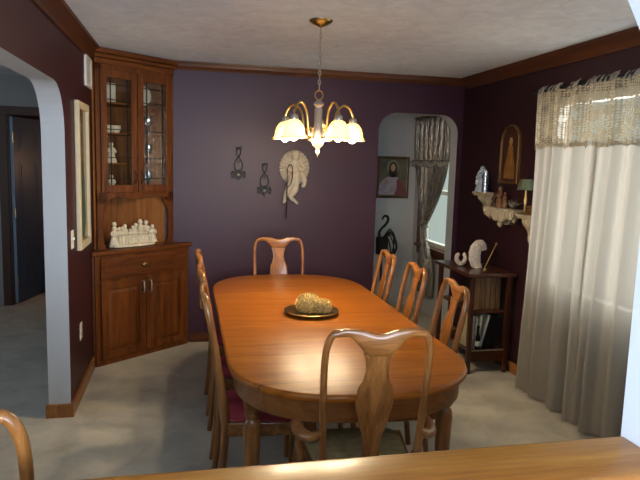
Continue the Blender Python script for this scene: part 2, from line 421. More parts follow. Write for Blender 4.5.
# orange drape and lamp-lit chair in the bedroom
m=MB(); m.sheet(40,8,lambda u,v:(-.98+u*.5,NY+.9+.02*math.sin(u*40),.62+v*1.12))
OBJ('bedroom_drape', m, ORANGE, smooth=True, solid=.004, label='orange brown drape seen through the open door beyond the hall', cat='curtain')
m=MB(); m.ball((0,0,.0),.15,16,10,(1.1,.6,.75))
r=ROOT('stool','small orange cushioned stool seen through the open hall door','stool',(-.66,NY+.75,0))
c=MB(); c.box(-.16,.16,-.16,.16,.42,.53); OBJ('cushion', c, ORANGE, r, bev=.03, smooth=True)
c=MB(); c.box(-.15,.15,-.15,.15,.36,.42); OBJ('frame', c, CASING, r)
for sx in (-1,1):
    for sy in (-1,1): OBJ('leg', MB().lathe([(.012,0),(.018,.36)],(sx*.13,sy*.13,0),8), CASING, r)

# ------------------------------------------------------------------ corner cabinet
ang=math.atan2(.56,.69)
BL=Vector((0,-.59)); dirx=Vector((math.cos(ang),math.sin(ang))); 
CABM=Matrix.Translation((0,-.59,0))@Matrix.Rotation(ang,4,'Z'); CABI=CABM.inverted()
def w2l(p): q=CABI@Vector((p[0],p[1],0)); return (q.x,q.y)
FWD=.889
cab=ROOT('corner_cabinet','tall oak corner china cabinet with leaded glass doors in the left corner','cabinet',(0,-.59,0),ang)
foot=[w2l((LX+.005,-.59)),(0,0),(FWD,0),w2l((.69,-.003)),w2l((LX+.005,-.003))]
m=MB(); m.prism(foot,.0,.87,'z'); OBJ('base_body', m, OAK_CAB, cab)
# face frame rails proud
m=MB(); m.box(0,FWD,-.012,0,0,.055); m.box(0,.045,-.012,0,.055,.87); m.box(FWD-.045,FWD,-.012,0,.055,.87); m.box(.045,FWD-.045,-.012,0,.655,.69); m.box(.045,FWD-.045,-.012,0,.845,.87)
m.box(FWD/2-.015,FWD/2+.015,-.012,0,.055,.655)
OBJ('face_frame', m, OAK_CAB, cab)
ct=[w2l((LX+.005,-.625)),(-.02,-.035),(FWD+.02,-.035),w2l((.735,-.003)),w2l((LX+.005,-.003))]
m=MB(); m.prism(ct,.87,.905,'z'); OBJ('counter', m, OAK_CABX, cab, bev=.008)
def panel_door(x0,x1,z0,z1,y=-.012,grain=OAK_CAB,name='door',t=.018,fw=.06):
    m=MB(); yb=y-t
    m.box(x0,x0+fw,yb,y,z0,z1); m.box(x1-fw,x1,yb,y,z0,z1); m.box(x0+fw,x1-fw,yb,y,z0,z0+fw); m.box(x0+fw,x1-fw,yb,y,z1-fw,z1)
    m.box(x0+fw,x1-fw,yb+.010,y,z0+fw,z1-fw)
    # raised centre
    a,b,c,d=x0+fw+.03,x1-fw-.03,z0+fw+.03,z1-fw-.03
    e=.022
    vs=[(a-e,yb+.010,c-e),(b+e,yb+.010,c-e),(b+e,yb+.010,d+e),(a-e,yb+.010,d+e),(a,yb+.002,c),(b,yb+.002,c),(b,yb+.002,d),(a,yb+.002,d)]
    m.add(vs,[(4,5,6,7),(0,1,5,4),(1,2,6,5),(2,3,7,6),(3,0,4,7)])
    return OBJ(name, m, grain, cab, bev=.002)
def bail(parent, x, z, y, horiz=False):
    m=MB()
    if horiz:
        m.tube([(x-.045,y,z),(x-.045,y-.02,z),(x-.02,y-.026,z-.008),(x+.02,y-.026,z-.008),(x+.045,y-.02,z),(x+.045,y,z)],.005,8,sub=3); m.ball((x,y,z),.012,8,6,(2.2,.4,1))
    else:
        m.tube([(x,y,z-.045),(x,y-.02,z-.045),(x,y-.026,z-.02),(x,y-.026,z+.02),(x,y-.02,z+.045),(x,y,z+.045)],.006,8,sub=3)
    return OBJ('handle', m, NICKEL if not horiz else BRASS, parent, smooth=True)
d=panel_door(.04,FWD/2-.003,.05,.66); bail(d,FWD/2-.035,.585,-.03)
d=panel_door(FWD/2+.003,FWD-.04,.05,.66); bail(d,FWD/2+.035,.585,-.03)
m=MB(); m.box(.04,FWD-.04,-.03,-.012,.685,.85); m.box(.07,FWD-.07,-.034,-.03,.715,.82)
d=OBJ('drawer', m, OAK_CABX, cab, bev=.003); bail(d,FWD/2,.77,-.034,True)
# upper carcass
U0,U1,UY=.084,.805,.102
UA=(LX+.005,-.47); UB=(.56,-.003)
def wl3(m): return m
m=MB()
bk=[w2l((LX+.005,-.47)),w2l((LX+.02,-.47)),w2l((LX+.02,-.018)),w2l((.56,-.018)),w2l((.56,-.003)),w2l((LX+.005,-.003))]
# left wall panel (full height), back wall panel above the niche only partly: leaves a scrolled notch where the plum wall shows
m.prism([w2l((LX+.005,-.46)),w2l((LX+.02,-.46)),w2l((LX+.02,-.004)),w2l((LX+.005,-.004))],.905,H-.01,'z')
m.prism([w2l((LX+.02,-.018)),w2l((.55,-.018)),w2l((.55,-.004)),w2l((LX+.02,-.004))],1.33,H-.01,'z')
m.prism([w2l((LX+.02,-.018)),w2l((.50,-.018)),w2l((.50,-.004)),w2l((LX+.02,-.004))],.905,1.33,'z')
OBJ('back_panel', m, OAK_IN, cab)
shp=[w2l((LX+.02,-.45)),(U0+.03,UY+.018),(U1-.03,UY+.018),w2l((.54,-.018)),w2l((LX+.02,-.018))]
for z,t in ((1.33,.02),(1.565,.012),(1.80,.012),(2.035,.012),(2.29,.02)):
    m=MB(); m.prism(shp,z,z+t,'z'); OBJ('shelf', m, OAK_IN, cab)
m=MB()
m.box(U0,U0+.058,UY-.02,UY,1.30,2.32); m.box(U1-.05,U1,UY-.02,UY,1.30,2.32)
m.box(U0,U1,UY-.02,UY,2.275,H-.02); 
m.box((U0+U1)/2-.02,(U0+U1)/2+.02,UY-.012,UY,1.34,2.275)
# lower scrolled apron with legs that run to the counter
def ap(x):
    t=(x-U0)/(U1-U0); a=abs(t-.5)*2
    return 1.30-.03*sstep((a-.55)/.3)-.012*math.cos(t*4*PI)
xs=[lerp(U0,U1,i/40) for i in range(41)]
poly=[(x,1.345) for x in xs][::-1]+[(x,ap(x)) for x in xs]
m.prism(poly,UY-.02,UY,'y')
for s,xe in ((1,U0),(-1,U1)):
    pr_=[(xe,.905),(xe+s*.07,.905),(xe+s*.065,.93),(xe+s*.056,.955),(xe+s*.052,1.0),(xe+s*.05,1.10),(xe+s*.055,1.18),(xe+s*.075,1.235),(xe+s*.10,1.27),(xe+s*.10,1.30),(xe,1.30)]
    m.prism(pr_,UY-.02,UY,'y')
OBJ('upper_frame', m, OAK_CAB, cab)
# curved side returns at the niche (right side follows the wall)
m=MB(); m.box(U0-.014,U1+.014,UY-.045,UY+.03,H-.075,H-.045); m.box(U0-.02,U1+.02,UY-.07,UY+.03,H-.045,H-.008); m.box(U0-.006,U1+.006,UY-.03,UY+.03,H-.12,H-.075)
OBJ('cornice', m, OAK_CABX, cab, bev=.008)
def glass_door(x0,x1,z0,z1,gl,knobside):
    yb=UY-.038; y=UY-.020; fw=.052
    m=MB(); m.box(x0,x0+fw,yb,y,z0,z1); m.box(x1-fw,x1,yb,y,z0,z1); m.box(x0+fw,x1-fw,yb,y,z0,z0+.06); m.box(x0+fw,x1-fw,yb,y,z1-.06,z1)
    d=OBJ('door', m, OAK_CAB, cab, bev=.003)
    g=OBJ('glass', MB().box(x0+fw-.005,x1-fw+.005,yb+.008,yb+.011,z0+.055,z1-.055), gl, d)
    L=MB(); a,b,c,e=x0+fw,x1-fw,z0+.06,z1-.06
    for zz in (c+.05,c+.215,c+.43,c+.655,e-.05): L.box(a,b,yb+.003,yb+.014,zz-.003,zz+.003)
    for xx in (a+.035,b-.035): L.box(xx-.0022,xx+.0022,yb+.003,yb+.014,c,e)
    OBJ('leading', L, IRON, d)
    kx=(x1-.026) if knobside>0 else (x0+.026)
    k=MB(); k.tube([(kx,yb,z0+.07),(kx-.006,yb-.02,z0+.09),(kx+.006,yb-.022,z0+.12),(kx-.006,yb-.022,z0+.15),(kx,yb,z0+.17)],.004,8,sub=4)
    OBJ('handle', k, IRON, d, smooth=True); return d
mid=(U0+U1)/2
glass_door(U0+.035,mid-.004,1.345,2.285,CABGLASS,1)
glass_door(mid+.004,U1-.03,1.345,2.285,WGLASS,-1)
def cw(x,y): # cabinet-local to world
    q=CABM@Vector((x,y,0)); return (q.x,q.y)
# --- contents of the cabinet
def robed(h=.13, arms=True):
    m=MB(); m.lathe([(.28*h,0),(.27*h,.06*h),(.17*h,.4*h),(.15*h,.55*h),(.17*h,.68*h),(.13*h,.76*h),(.05*h,.79*h),(.05*h,.81*h)],(0,0,0),14,sy=.8)
    m.ball((0,0,.885*h),.1*h,10,8,(.9,.95,1.15))
    m.ball((0,.02*h,.91*h),.115*h,10,8,(.95,.9,1.0))
    if arms:
        for s in (-1,1): m.tube([(s*.14*h,0,.7*h),(s*.2*h,-.05*h,.55*h),(s*.08*h,-.16*h,.52*h),(s*.02*h,-.2*h,.6*h)],[.055*h,.06*h,.05*h,.03*h],8,sub=2)
    return m
x,y=cw(U0+.17,UY+.10)
def cabplace(lx,ly): return cw(lx,ly)
# white platter standing on top shelf, left door
r=ROOT('serving_platter','pale rectangular platter propped on the top shelf behind the left glass door','platter',(*cw(U0+.155,UY+.10),2.047),ang)
m=MB(); m.box(-.095,.095,-.006,.006,0,.155); o1=OBJ('plate_body', m, PORC, r, bev=.005)
m=MB(); m.box(-.075,.075,-.010,-.006,.02,.135); OBJ('raised_well', m, WHITEP, r, bev=.002)
r=ROOT('dinner_plate','round white plate standing on the top shelf behind the right glass door','plate',(*cw(mid+.13,UY+.10),2.047),ang)
m=MB(); m.lathe([(.001,0),(.045,0),(.05,.004),(.082,.012),(.085,.015),(.082,.018),(.05,.010),(.001,.007)],(0,0,0),28); m.xf(Matrix.Translation((0,0,.085))@Matrix.Rotation(PI/2,4,'X')); OBJ('plate_body', m, PORC, r, smooth=True)
m=MB(); m.lathe([(.084,.012),(.087,.015),(.084,.018)],(0,0,0),28,cap=False); m.xf(Matrix.Translation((0,0,.085))@Matrix.Rotation(PI/2,4,'X')); OBJ('rim', m, GOLD, r, smooth=True)
def cup():
    m=MB(); m.lathe([(.001,.004),(.018,.004),(.02,0),(.022,.002),(.03,.02),(.036,.05),(.038,.06),(.035,.06),(.032,.045),(.02,.012),(.001,.01)],(0,0,0),18)
    h=MB(); h.tube([(.034,0,.05),(.055,0,.05),(.058,0,.03),(.033,0,.02)],.004,8,sub=4)
    return m,h
c0=None
for lx,wh in ((U0+.115,'nearest the left door stile'),(U0+.185,'in the middle of the row'),(U0+.245,'at the right end of the row')):
    lb='small white teacup on the cabinet third shelf, '+wh
    if c0 is None:
        c0=ROOT('teacup',lb,'cup',(*cw(lx,UY+.09),1.812),ang,'teacups behind the left door'); a,b=cup()
        OBJ('cup_body',a,PORC,c0,smooth=True); OBJ('handle',b,PORC,c0,smooth=True)
    else: DUP(c0,(*cw(lx,UY+.09),1.812),ang+.4,lb)
def statuette(lx,z,h,lb,mat=PORC,ly=.09,grp=None):
    m=robed(h); o=OBJ('figurine', m, mat, None, (*cw(lx,UY+ly),z), ang, smooth=True, label=lb, cat='figurine', group=grp); return o
statuette(U0+.10,1.577,.14,'white robed figurine on the second shelf beside the left door stile')
statuette(U0+.20,1.577,.16,'taller white robed figurine on the second shelf, centre of the left glass door')
statuette(U0+.11,1.35,.10,'small white figurine on the bottom shelf at the left of the left glass door')
statuette(U0+.20,1.35,.13,'white robed figurine on the bottom shelf, centre of the left glass door')
def goblet():
    return MB().lathe([(.03,0),(.028,.004),(.006,.01),(.005,.06),(.01,.07),(.03,.09),(.036,.13),(.033,.16),(.031,.16),(.033,.13),(.025,.09),(.001,.075)],(0,0,0),18)
g0=None
for z,zn in ((1.35,'bottom shelf'),(1.577,'second shelf'),(1.812,'third shelf')):
    for lx,w in ((mid+.085,'left of the pair'),(mid+.19,'right of the pair')):
        lb='clear stemmed goblet on the %s behind the right glass door, %s'%(zn,w)
        if g0 is None: g0=OBJ('goblet', goblet(), CRYSTAL, None, (*cw(lx,UY+.09),z), 0, smooth=True, label=lb, cat='glass', group='goblets behind the right door')
        else:
            g=g0.copy(); COL.objects.link(g); g.location=(*cw(lx,UY+.09),z); g['label']=lb
# glass mat and banquet sculpture on counter
OBJ('glass_mat', MB().box(-.27,.27,-.085,.13,0,.004), CABGLASS, None, (*cw(FWD/2+.06,.10),.9055), ang, label='thin glass mat on the cabinet counter under the cream sculpture', cat='mat')
r=ROOT('supper_sculpture','cream resin sculpture of robed figures seated along a table on the cabinet counter','sculpture',(*cw(.405,.085),.910),ang-.05)
m=MB(); m.prism([(.205*math.cos(a)*(1+.04*math.sin(7*a)),.07*math.sin(a)*(1+.05*math.sin(5*a))) for a in [2*PI*i/40 for i in range(40)]],0,.022,'z'); OBJ('base', m, RESIN, r, bev=.004)
m=MB(); m.box(-.15,.15,-.035,.0,.022,.085)
for i in range(11): m.lathe([(.012,.022),(.010,.085)],(-.14+i*.028,-.036,0),8)
m.box(-.16,.16,-.045,.005,.085,.093); OBJ('draped_table', m, RESIN, r, bev=.004)
hs=[.16,.19,.145,.15,.165,.125,.15,.17,.205,.15,.19,.155]
for i,h in enumerate(hs):
    x=-.175+i*.0318; m=robed(h*.92); y=.03+.012*math.sin(i*2.1)
    if i in (0,11): y=-.01
    o=OBJ('robed_figure', m, RESIN, r, (x,y,.02), math.sin(i*1.7)*.7, smooth=True)

# ------------------------------------------------------------------ left wall fittings
r=ROOT('wall_frame','tall cream framed botanical panel hanging on the left wall beside the cabinet','picture',(LX,-.975,1.0))
W2,HH=.215,.98
m=MB()
m.box(.0,.03,-W2,-W2+.045,0,HH); m.box(0,.03,W2-.05,W2,0,HH); m.box(0,.03,-W2+.05,W2-.05,0,.05); m.box(0,.03,-W2+.05,W2-.05,HH-.05,HH)
OBJ('frame', m, CREAMF, r, bev=.006)
def botanical():
    m,nt,b=new_mat('botanical_print'); v=coord(nt,(1,1,1)); f=noise_tex(nt,v,9,4,.6,1.5)
    nt.links.new(ramp(nt,f,[(.35,'#2a2418'),(.5,'#4f4530'),(.6,'#857953'),(.75,'#262e1e')]),b.inputs['Base Color']); b.inputs['Roughness'].default_value=.15; return m
OBJ('print', MB().box(0.002,.012,-W2+.05,W2-.05,.05,HH-.05), botanical(), r)
m=MB()
for k in range(9):
    a=random.uniform(-.1,.1); m.tube([(.014,a*.4,.08),(.018,a,.15+.03*k),(.016,a*1.6,.22+.06*k)],[.003,.006,.001],6,sub=3)
OBJ('dried_stems', m, plain('dried_green','#3c4a30',.8), r)
r=ROOT('return_vent','small white louvred vent high on the left wall beside the cabinet top','vent',(LX,-.60,2.12))
m=MB(); m.box(0,.014,-.14,-.115,0,.22); m.box(0,.014,.1,.125,0,.22); m.box(0,.014,-.115,.1,0,.02); m.box(0,.014,-.115,.1,.2,.22); OBJ('frame', m, WHITEP, r)
m=MB()
for k in range(9): m.add([(.002,-.115,.022+k*.02),(.002,.1,.022+k*.02),(.012,.1,.034+k*.02),(.012,-.115,.034+k*.02),(.002,-.115,.025+k*.02),(.002,.1,.025+k*.02),(.012,.1,.037+k*.02),(.012,-.115,.037+k*.02)],[(0,1,2,3),(4,7,6,5),(0,4,5,1),(2,6,7,3),(1,5,6,2),(0,3,7,4)])
OBJ('louvres', m, WHITEP, r)
def plate(nm,lb,y,z,sw):
    r=ROOT(nm,lb,'switch' if sw else 'outlet',(LX,y,z)); OBJ('cover_plate', MB().box(0,.006,-.036,.036,-.058,.058), WHITEP, r, bev=.002)
    if sw: OBJ('toggle', MB().box(.006,.016,-.005,.005,-.004,.014), WHITEP, r)
    else:
        for dz in (-.024,.024): OBJ('socket', MB().box(.006,.009,-.016,.016,dz-.014,dz+.014), CREAMF, r, bev=.002)
plate('light_switch','white light switch plate on the maroon wall beside the arch',-1.36,1.10,True)
plate('wall_outlet','white wall outlet low on the maroon wall between arch and cabinet',-1.12,.44,False)

# ------------------------------------------------------------------ dining table
tx,ty=1.39,-2.055; hw,hl=.533,1.245
def tab_outline(gw=0,n=20):
    # straight sides, rounded D ends
    pts=[]; e=.50; W=hw+gw; 
    for s in (1,-1):
        for i in range(n+1):
            a=lerp(0,PI,i/n) if s>0 else lerp(PI,2*PI,i/n)
            c,q=math.cos(a),math.sin(a)
            X=W*math.copysign(abs(c)**.82,c); Y=s*(hl-e)+ (e+gw)*math.copysign(abs(q)**.86,q)
            pts.append((X,Y))
    return pts
def add_seams(m):
    nt=m.node_tree; b=nt.nodes['Principled BSDF']; src=b.inputs['Base Color'].links[0].from_socket
    t=nt.nodes.new('ShaderNodeTexCoord'); sp=nt.nodes.new('ShaderNodeSeparateXYZ'); nt.links.new(t.outputs['Object'],sp.inputs[0])
    def ma(op,a,bv):
        n=nt.nodes.new('ShaderNodeMath'); n.operation=op; nt.links.new(a,n.inputs[0]); n.inputs[1].default_value=bv; return n.outputs[0]
    q=ma('LESS_THAN',ma('ABSOLUTE',ma('SUBTRACT',ma('FRACT',ma('ADD',ma('DIVIDE',sp.outputs['Y'],.36),10.5),0),.5),0),.006)
    mx=nt.nodes.new('ShaderNodeMixRGB'); nt.links.new(q,mx.inputs['Fac']); nt.links.new(src,mx.inputs[1]); mx.inputs[2].default_value=rgb('#3a1a04')
    nt.links.new(mx.outputs[0],b.inputs['Base Color'])
add_seams(OAK_T)
tab=ROOT('dining_table','long glossy oak dining table with rounded ends in the middle of the room','table',(tx,ty,0))
m=MB(); rings=[]
for g,z in ((-.022,.728),(-.004,.731),(0,.739),(0,.748),(-.004,.756),(-.012,.76)):
    rings.append([(x,y,z) for x,y in tab_outline(g)])
m.ring_loft(rings); OBJ('tabletop', m, OAK_T, tab, smooth=True, angle=50)
m=MB(); o_=tab_outline(-.03); i_=tab_outline(-.055); n=len(o_)
rr=[[(*p,.728) for p in o_],[(*p,.64) for p in o_],[(*p,.64) for p in i_],[(*p,.728) for p in i_]]
m.ring_loft(rr,closed=True,cap=False); OBJ('apron', m, OAK_TX, tab, smooth=True, angle=40)
def tleg():
    m=MB(); m.box(-.036,.036,-.036,.036,.595,.728)
    m.lathe([(.018,0),(.024,.01),(.021,.04),(.024,.1),(.035,.40),(.038,.50),(.034,.53),(.024,.545),(.034,.555),(.036,.565),(.026,.575),(.034,.585),(.034,.597)],(0,0,0),20)
    return m
lg=None
for sx in (-1,1):
    for sy in (-1,1):
        o=OBJ('leg', tleg(), OAK_C, tab, (sx*.435,sy*.895,0), smooth=True, angle=40)
m=MB(); m.box(-.40,.40,-.008,.008,.728-.001,.7285); 

# platter with crystal bowl
r=ROOT('bronze_platter','round bronze tray in the middle of the dining table','tray',(1.385,-2.06,.7605))
m=MB(); m.lathe([(.001,0),(.10,0),(.11,.004),(.15,.014),(.158,.020),(.155,.024),(.146,.019),(.108,.009),(.001,.006)],(0,0,0),40); OBJ('tray_body', m, BRONZE, r, smooth=True)
m=MB(); m.tube([(.155*math.cos(2*PI*i/40),.155*math.sin(2*PI*i/40),.022) for i in range(40)],.0035,8,closed=True); OBJ('rolled_rim', m, BRASS, r, smooth=True)
def pinecone(seed,R,lb,loc,sc):
    m=MB(); m.ball((0,0,R*.82*sc[2]),R,22,16,sc)
    rnd=random.Random(seed)
    for i in range(130):
        f=(i+.5)/130; ph=math.acos(1-1.75*f); th=i*2.39996
        n=Vector((math.sin(ph)*math.cos(th)*sc[0],math.sin(ph)*math.sin(th)*sc[1],math.cos(ph)*sc[2])); p=n*R*.99+Vector((0,0,R*.82*sc[2])); 
        if p.z<.004: continue
        nn=n.normalized(); q=nn.to_track_quat('Z','Y').to_matrix()
        m.lathe([(.0068,0),(.0045,.004),(.0001,.007)],p,4,M=q)
    return OBJ('glass_ornament', m, GOLDCRYSTAL, None, loc, 0, label=lb, cat='ornament')
pinecone(3,.062,'larger faceted golden glass mound on the bronze tray, left of the two',(1.368,-2.05,.7675),(1.15,.9,.98))
pinecone(5,.048,'smaller faceted golden glass mound on the bronze tray, right of the two',(1.452,-2.072,.7675),(1.0,.9,.92))

# ------------------------------------------------------------------ chairs
def post_pts(s): return [(s*.180,-.012,0),(s*.180,.008,.18),(s*.180,.022,.40),(s*.180,.022,.50),(s*.184,.0,.66),(s*.189,-.026,.82),(s*.190,-.049,.94),(s*.181,-.061,1.0),(s*.160,-.066,1.031),(s*.125,-.069,1.037)]
POSTR=[.015,.017,.020,.019,.0165,.0155,.015,.015,.0145,.012]
def ycrest(x,z): return -.069-.010*(1-min(1,abs(x)/.16)**2)+ .02*(1.03-z)*2
def ysplat(x,z):
    t=(z-.45)/(1.0-.45); return lerp(.022,-.066,t)+.018*math.sin(PI*t)*.6-.010*(1-min(1,abs(x)/.08)**2)
def make_chair(name,label,seatmat,loc,rz,group,arm=False):
    r=ROOT(name,label,'chair',loc,rz,group)
    for s in (-1,1):
        OBJ('back_post', MB().tube(post_pts(s),POSTR,12,sub=4,flat=.85), OAK_C, r, smooth=True)
    cols=[]
    for i in range(41):
        x=lerp(-.165,.165,i/40); a=abs(x)
        zt=1.050-.018*math.exp(-(x/.05)**2)-.012*sstep((a-.12)/.05)
        zb=lerp(.955,1.022,sstep((a-.03)/.085)) -.0*a
        if a>.13: zb=lerp(1.022,1.018,(a-.13)/.035)
        cols.append((x,zt,zb))
    OBJ('crest_rail', MB().plate_x(cols,.026,ycrest), OAK_CX, r, smooth=True)
    rows=[]; key=[(.455,.050),(.50,.040),(.56,.031),(.63,.036),(.70,.056),(.765,.070),(.82,.066),(.87,.047),(.90,.042),(.935,.046),(.965,.056)]
    for i in range(36):
        z=lerp(.455,.965,i/35)
        for k in range(len(key)-1):
            if key[k][0]<=z<=key[k+1][0]+1e-9:
                t=sstep((z-key[k][0])/(key[k+1][0]-key[k][0])); rows.append((z,lerp(key[k][1],key[k+1][1],t))); break
    OBJ('splat', MB().plate_z(rows,.013,ysplat), OAK_C, r, smooth=True)
    m=MB(); 
    ot=[(-.192,.01),(.192,.01),(.235,.43),(-.235,.43)]; inn=[(-.16,.035),(.16,.035),(.205,.405),(-.205,.405)]
    m.ring_loft([[(*p,.46) for p in ot],[(*p,.395) for p in ot],[(*p,.395) for p in inn],[(*p,.46) for p in inn]],closed=True,cap=False)
    OBJ('seat_frame', m, OAK_CX, r, bev=.004)
    m=MB(); rings=[]
    for g,z in ((-.03,.452),(-.012,.458),(-.012,.474),(-.03,.487),(-.07,.494),(-.12,.497)):
        rg=[]
        for k in range(40):
            a=2*PI*k/40; c,q=math.cos(a),math.sin(a)
            u=math.copysign(abs(c)**.35,c); w=math.copysign(abs(q)**.35,q)
            yy=.225+(.205+g)*w; ww=lerp(.19,.232,(yy-.02)/.41)+g
            rg.append((u*ww,yy,z))
        rings.append(rg)
    m.ring_loft(rings); OBJ('seat_cushion', m, seatmat, r, smooth=True)
    for s in (-1,1):
        OBJ('leg', MB().tube([(s*.212,.40,.42),(s*.222,.412,.36),(s*.225,.415,.30),(s*.214,.402,.18),(s*.208,.396,.08),(s*.212,.402,.03),(s*.214,.405,.0)],[.026,.030,.026,.017,.013,.02,.022],12,sub=3), OAK_C, r, smooth=True)
        if arm:
            OBJ('armrest', MB().tube([(s*.183,-.002,.655),(s*.215,.02,.630),(s*.248,.07,.618),(s*.262,.14,.614),(s*.256,.205,.612),(s*.248,.23,.60)],[.013,.017,.02,.021,.022,.012],12,sub=4,flat=1.25), OAK_C, r, smooth=True)
            OBJ('arm_support', MB().tube([(s*.225,.225,.43),(s*.240,.20,.48),(s*.250,.185,.54),(s*.258,.18,.60)],[.016,.014,.013,.014],10,sub=3), OAK_C, r, smooth=True)
    return r
gs='side chairs along the table'
ch=make_chair('dining_chair','oak side chair with red seat on the left side of the table, nearest the viewer',RED,(.832,-2.59,0),-PI/2,gs); ch.scale=(1,1,.985)
DUP(ch,(.832,-2.03,0),-PI/2,'oak side chair with red seat, middle chair on the left side of the table')
DUP(ch,(.832,-1.45,0),-PI/2,'oak side chair on the left side of the table nearest the corner cabinet')
RXC=1.962
DUP(ch,(RXC,-1.50,0),PI/2-.09,'oak side chair on the right side of the table nearest the rounded doorway')
DUP(ch,(RXC,-2.03,0),PI/2-.10,'oak side chair in the middle of the right side of the table')
DUP(ch,(RXC+.004,-2.56,0),PI/2-.12,'oak side chair on the right side of the table in front of the bookshelf stand')
DUP(ch,(1.392,-.772,0),PI,'oak chair at the far head of the table before the plum wall')
make_chair('dining_armchair','oak armchair with olive seat at the near end, its back to the viewer',GREEN,(1.338,-3.398,0),math.radians(-5),None,True).scale=(.975,1,1.015)
e_=DUP(ch,(.12,-3.985,0),0,'oak chair at the lower left corner behind the ledge, only its curved top showing')

e_.scale=(1.16,1.1,1.04)
# ------------------------------------------------------------------ chandelier
cx,cy=1.443,-1.84
lamp=ROOT('chandelier','brass five arm chandelier with lit bell shades hanging over the table','chandelier',(cx,cy,H))
z0=-H
m=MB(); m.lathe([(.068,-.002),(.066,-.010),(.05,-.022),(.02,-.034),(.008,-.04),(.001,-.045)],(0,0,0),28); OBJ('ceiling_canopy', m, BRASS, lamp, smooth=True)
m=MB(); zz=-.045; k=0
while zz>-.385:
    c=(0,0,zz-.014); pts=[]
    for i in range(12):
        a=2*PI*i/12; u=.0075*math.cos(a); w=.017*math.sin(a)
        pts.append((u if k%2 else 0, 0 if k%2 else u, zz-.014+w))
    m.tube(pts,.0022,6,closed=True); zz-=.0265; k+=1
OBJ('chain', m, NICKEL, lamp, smooth=True)
m=MB(); m.tube([(.001,.001,-.04),(.004,-.002,-.2),(-.002,.002,-.4)],.002,6); OBJ('cord', m, BRASS, lamp)
m=MB(); m.tube([(.024*math.cos(2*PI*i/24),0,-.425+.026*math.sin(2*PI*i/24)) for i in range(24)],.0035,8,closed=True); OBJ('hanging_ring', m, BRASS, lamp, smooth=True)
m=MB(); m.lathe([(.004,-.448),(.012,-.452),(.02,-.462),(.03,-.47),(.032,-.48),(.022,-.488),(.02,-.50),(.024,-.505),(.024,-.60),(.028,-.61),(.034,-.63),(.04,-.66),(.04,-.69),(.03,-.715),(.016,-.73),(.008,-.738),(.013,-.75),(.012,-.76),(.004,-.772),(.001,-.785)],(0,0,0),24)
OBJ('body', m, NICKEL, lamp, smooth=True)
R0=.213; th0=math.radians(2)
for k in range(5):
    a=th0+k*2*PI/5; c,s=math.cos(a),math.sin(a)
    def A(r,z): return (r*c,r*s,z)
    m=MB(); m.tube([A(.03,-.66),A(.055,-.675),A(.085,-.64),A(.095,-.58),A(.11,-.52),A(.15,-.478),A(.19,-.495),A(R0,-.54),A(R0,-.565)],.0065,8,sub=4)
    m.tube([A(.085,-.64),A(.07,-.615),A(.055,-.625),A(.06,-.645),A(.068,-.638)],.004,6,sub=3)
    arm=OBJ('arm', m, BRASS, lamp, smooth=True)
    m=MB(); m.lathe([(.012,-.548),(.022,-.556),(.024,-.575),(.022,-.588)],(R0*c,R0*s,0),16); OBJ('socket_cup', m, NICKEL, arm, smooth=True)
    m=MB(); m.lathe([(.022,-.580),(.036,-.588),(.051,-.608),(.060,-.635),(.064,-.662),(.069,-.672),(.079,-.679),(.077,-.682),(.066,-.674),(.061,-.662),(.057,-.636),(.048,-.611),(.034,-.592),(.02,-.583)],(R0*c,R0*s,0),28,cap=False); OBJ('glass_shade', m, SHADE, arm, smooth=True)
    m=MB(); m.tube([(R0*c+.0775*math.cos(2*PI*i/28),R0*s+.0775*math.sin(2*PI*i/28),-.6805) for i in range(28)],.003,6,closed=True); OBJ('shade_rim', m, BRASS, arm, smooth=True)
    m=MB(); m.ball((R0*c,R0*s,-.658),.030,14,10,(1,1,1.35)); OBJ('bulb', m, BULB, arm, smooth=True)
    L=bpy.data.lights.new('chandelier_light','POINT'); L.energy=11; L.color=(1,.80,.54); L.shadow_soft_size=.035
    lo=bpy.data.objects.new('chandelier_light',L); COL.objects.link(lo); lo.location=(cx+R0*c,cy+R0*s,H-.715)

# ------------------------------------------------------------------ back wall ornaments
def curve_scroll(m, cx_, cz_, r, turns, sgn, y, rad=.004, start=0):
    pts=[]
    for i in range(22):
        t=i/21; a=start+sgn*t*turns*2*PI; q=r*(1-t*.8)
        pts.append((cx_+q*math.cos(a),y,cz_+q*math.sin(a)))
    m.tube(pts,rad,6)
def sconce(lb,x,z):
    r=ROOT('iron_sconce',lb,'wall ornament',(x,0,z),0,'heart shaped iron wall ornaments')
    m=MB()
    for s in (-1,1):
        m.tube([(0,-.012,.28),(s*.03,-.012,.265),(s*.02,-.012,.22),(0,-.012,.20),(s*.045,-.012,.16),(s*.055,-.012,.12),(s*.03,-.012,.085),(0,-.012,.08)],.0065,6,sub=5)
        m.tube([(s*.05,-.012,.06),(s*.085,-.012,.07),(s*.09,-.012,.03),(s*.06,-.012,.02)],.006,6,sub=4)
        curve_scroll(m,s*.022,.275,.02,.9,s,-.012,.0035)
    for i,v_ in enumerate(m.v): m.v[i]=(v_[0]*.66,v_[1],v_[2])
    OBJ('scrollwork', m, IRON, r, smooth=True)
    def heart(sc): return [(sc*16*math.sin(t)**3/16,sc*(13*math.cos(t)-5*math.cos(2*t)-2*math.cos(3*t)-math.cos(4*t))/16) for t in [2*PI*i/40 for i in range(40)]]
    m=MB(); m.prism([(a,b+.045) for a,b in heart(.050)],-.028,-.004,'y'); OBJ('heart_pocket', m, IRON, r, bev=.006)
    m=MB(); m.ball((0,-.03,.045),.014,10,8); OBJ('centre_stud', m, NICKEL, r, smooth=True)
    m=MB(); m.box(-.01,.01,-.012,0,.15,.17); OBJ('mounting_tab', m, IRON, r)
sconce('black iron scroll ornament with heart, upper left one on the plum wall',1.13,1.455)
sconce('black iron scroll ornament with heart, lower one nearer the cream cherub',1.36,1.32)
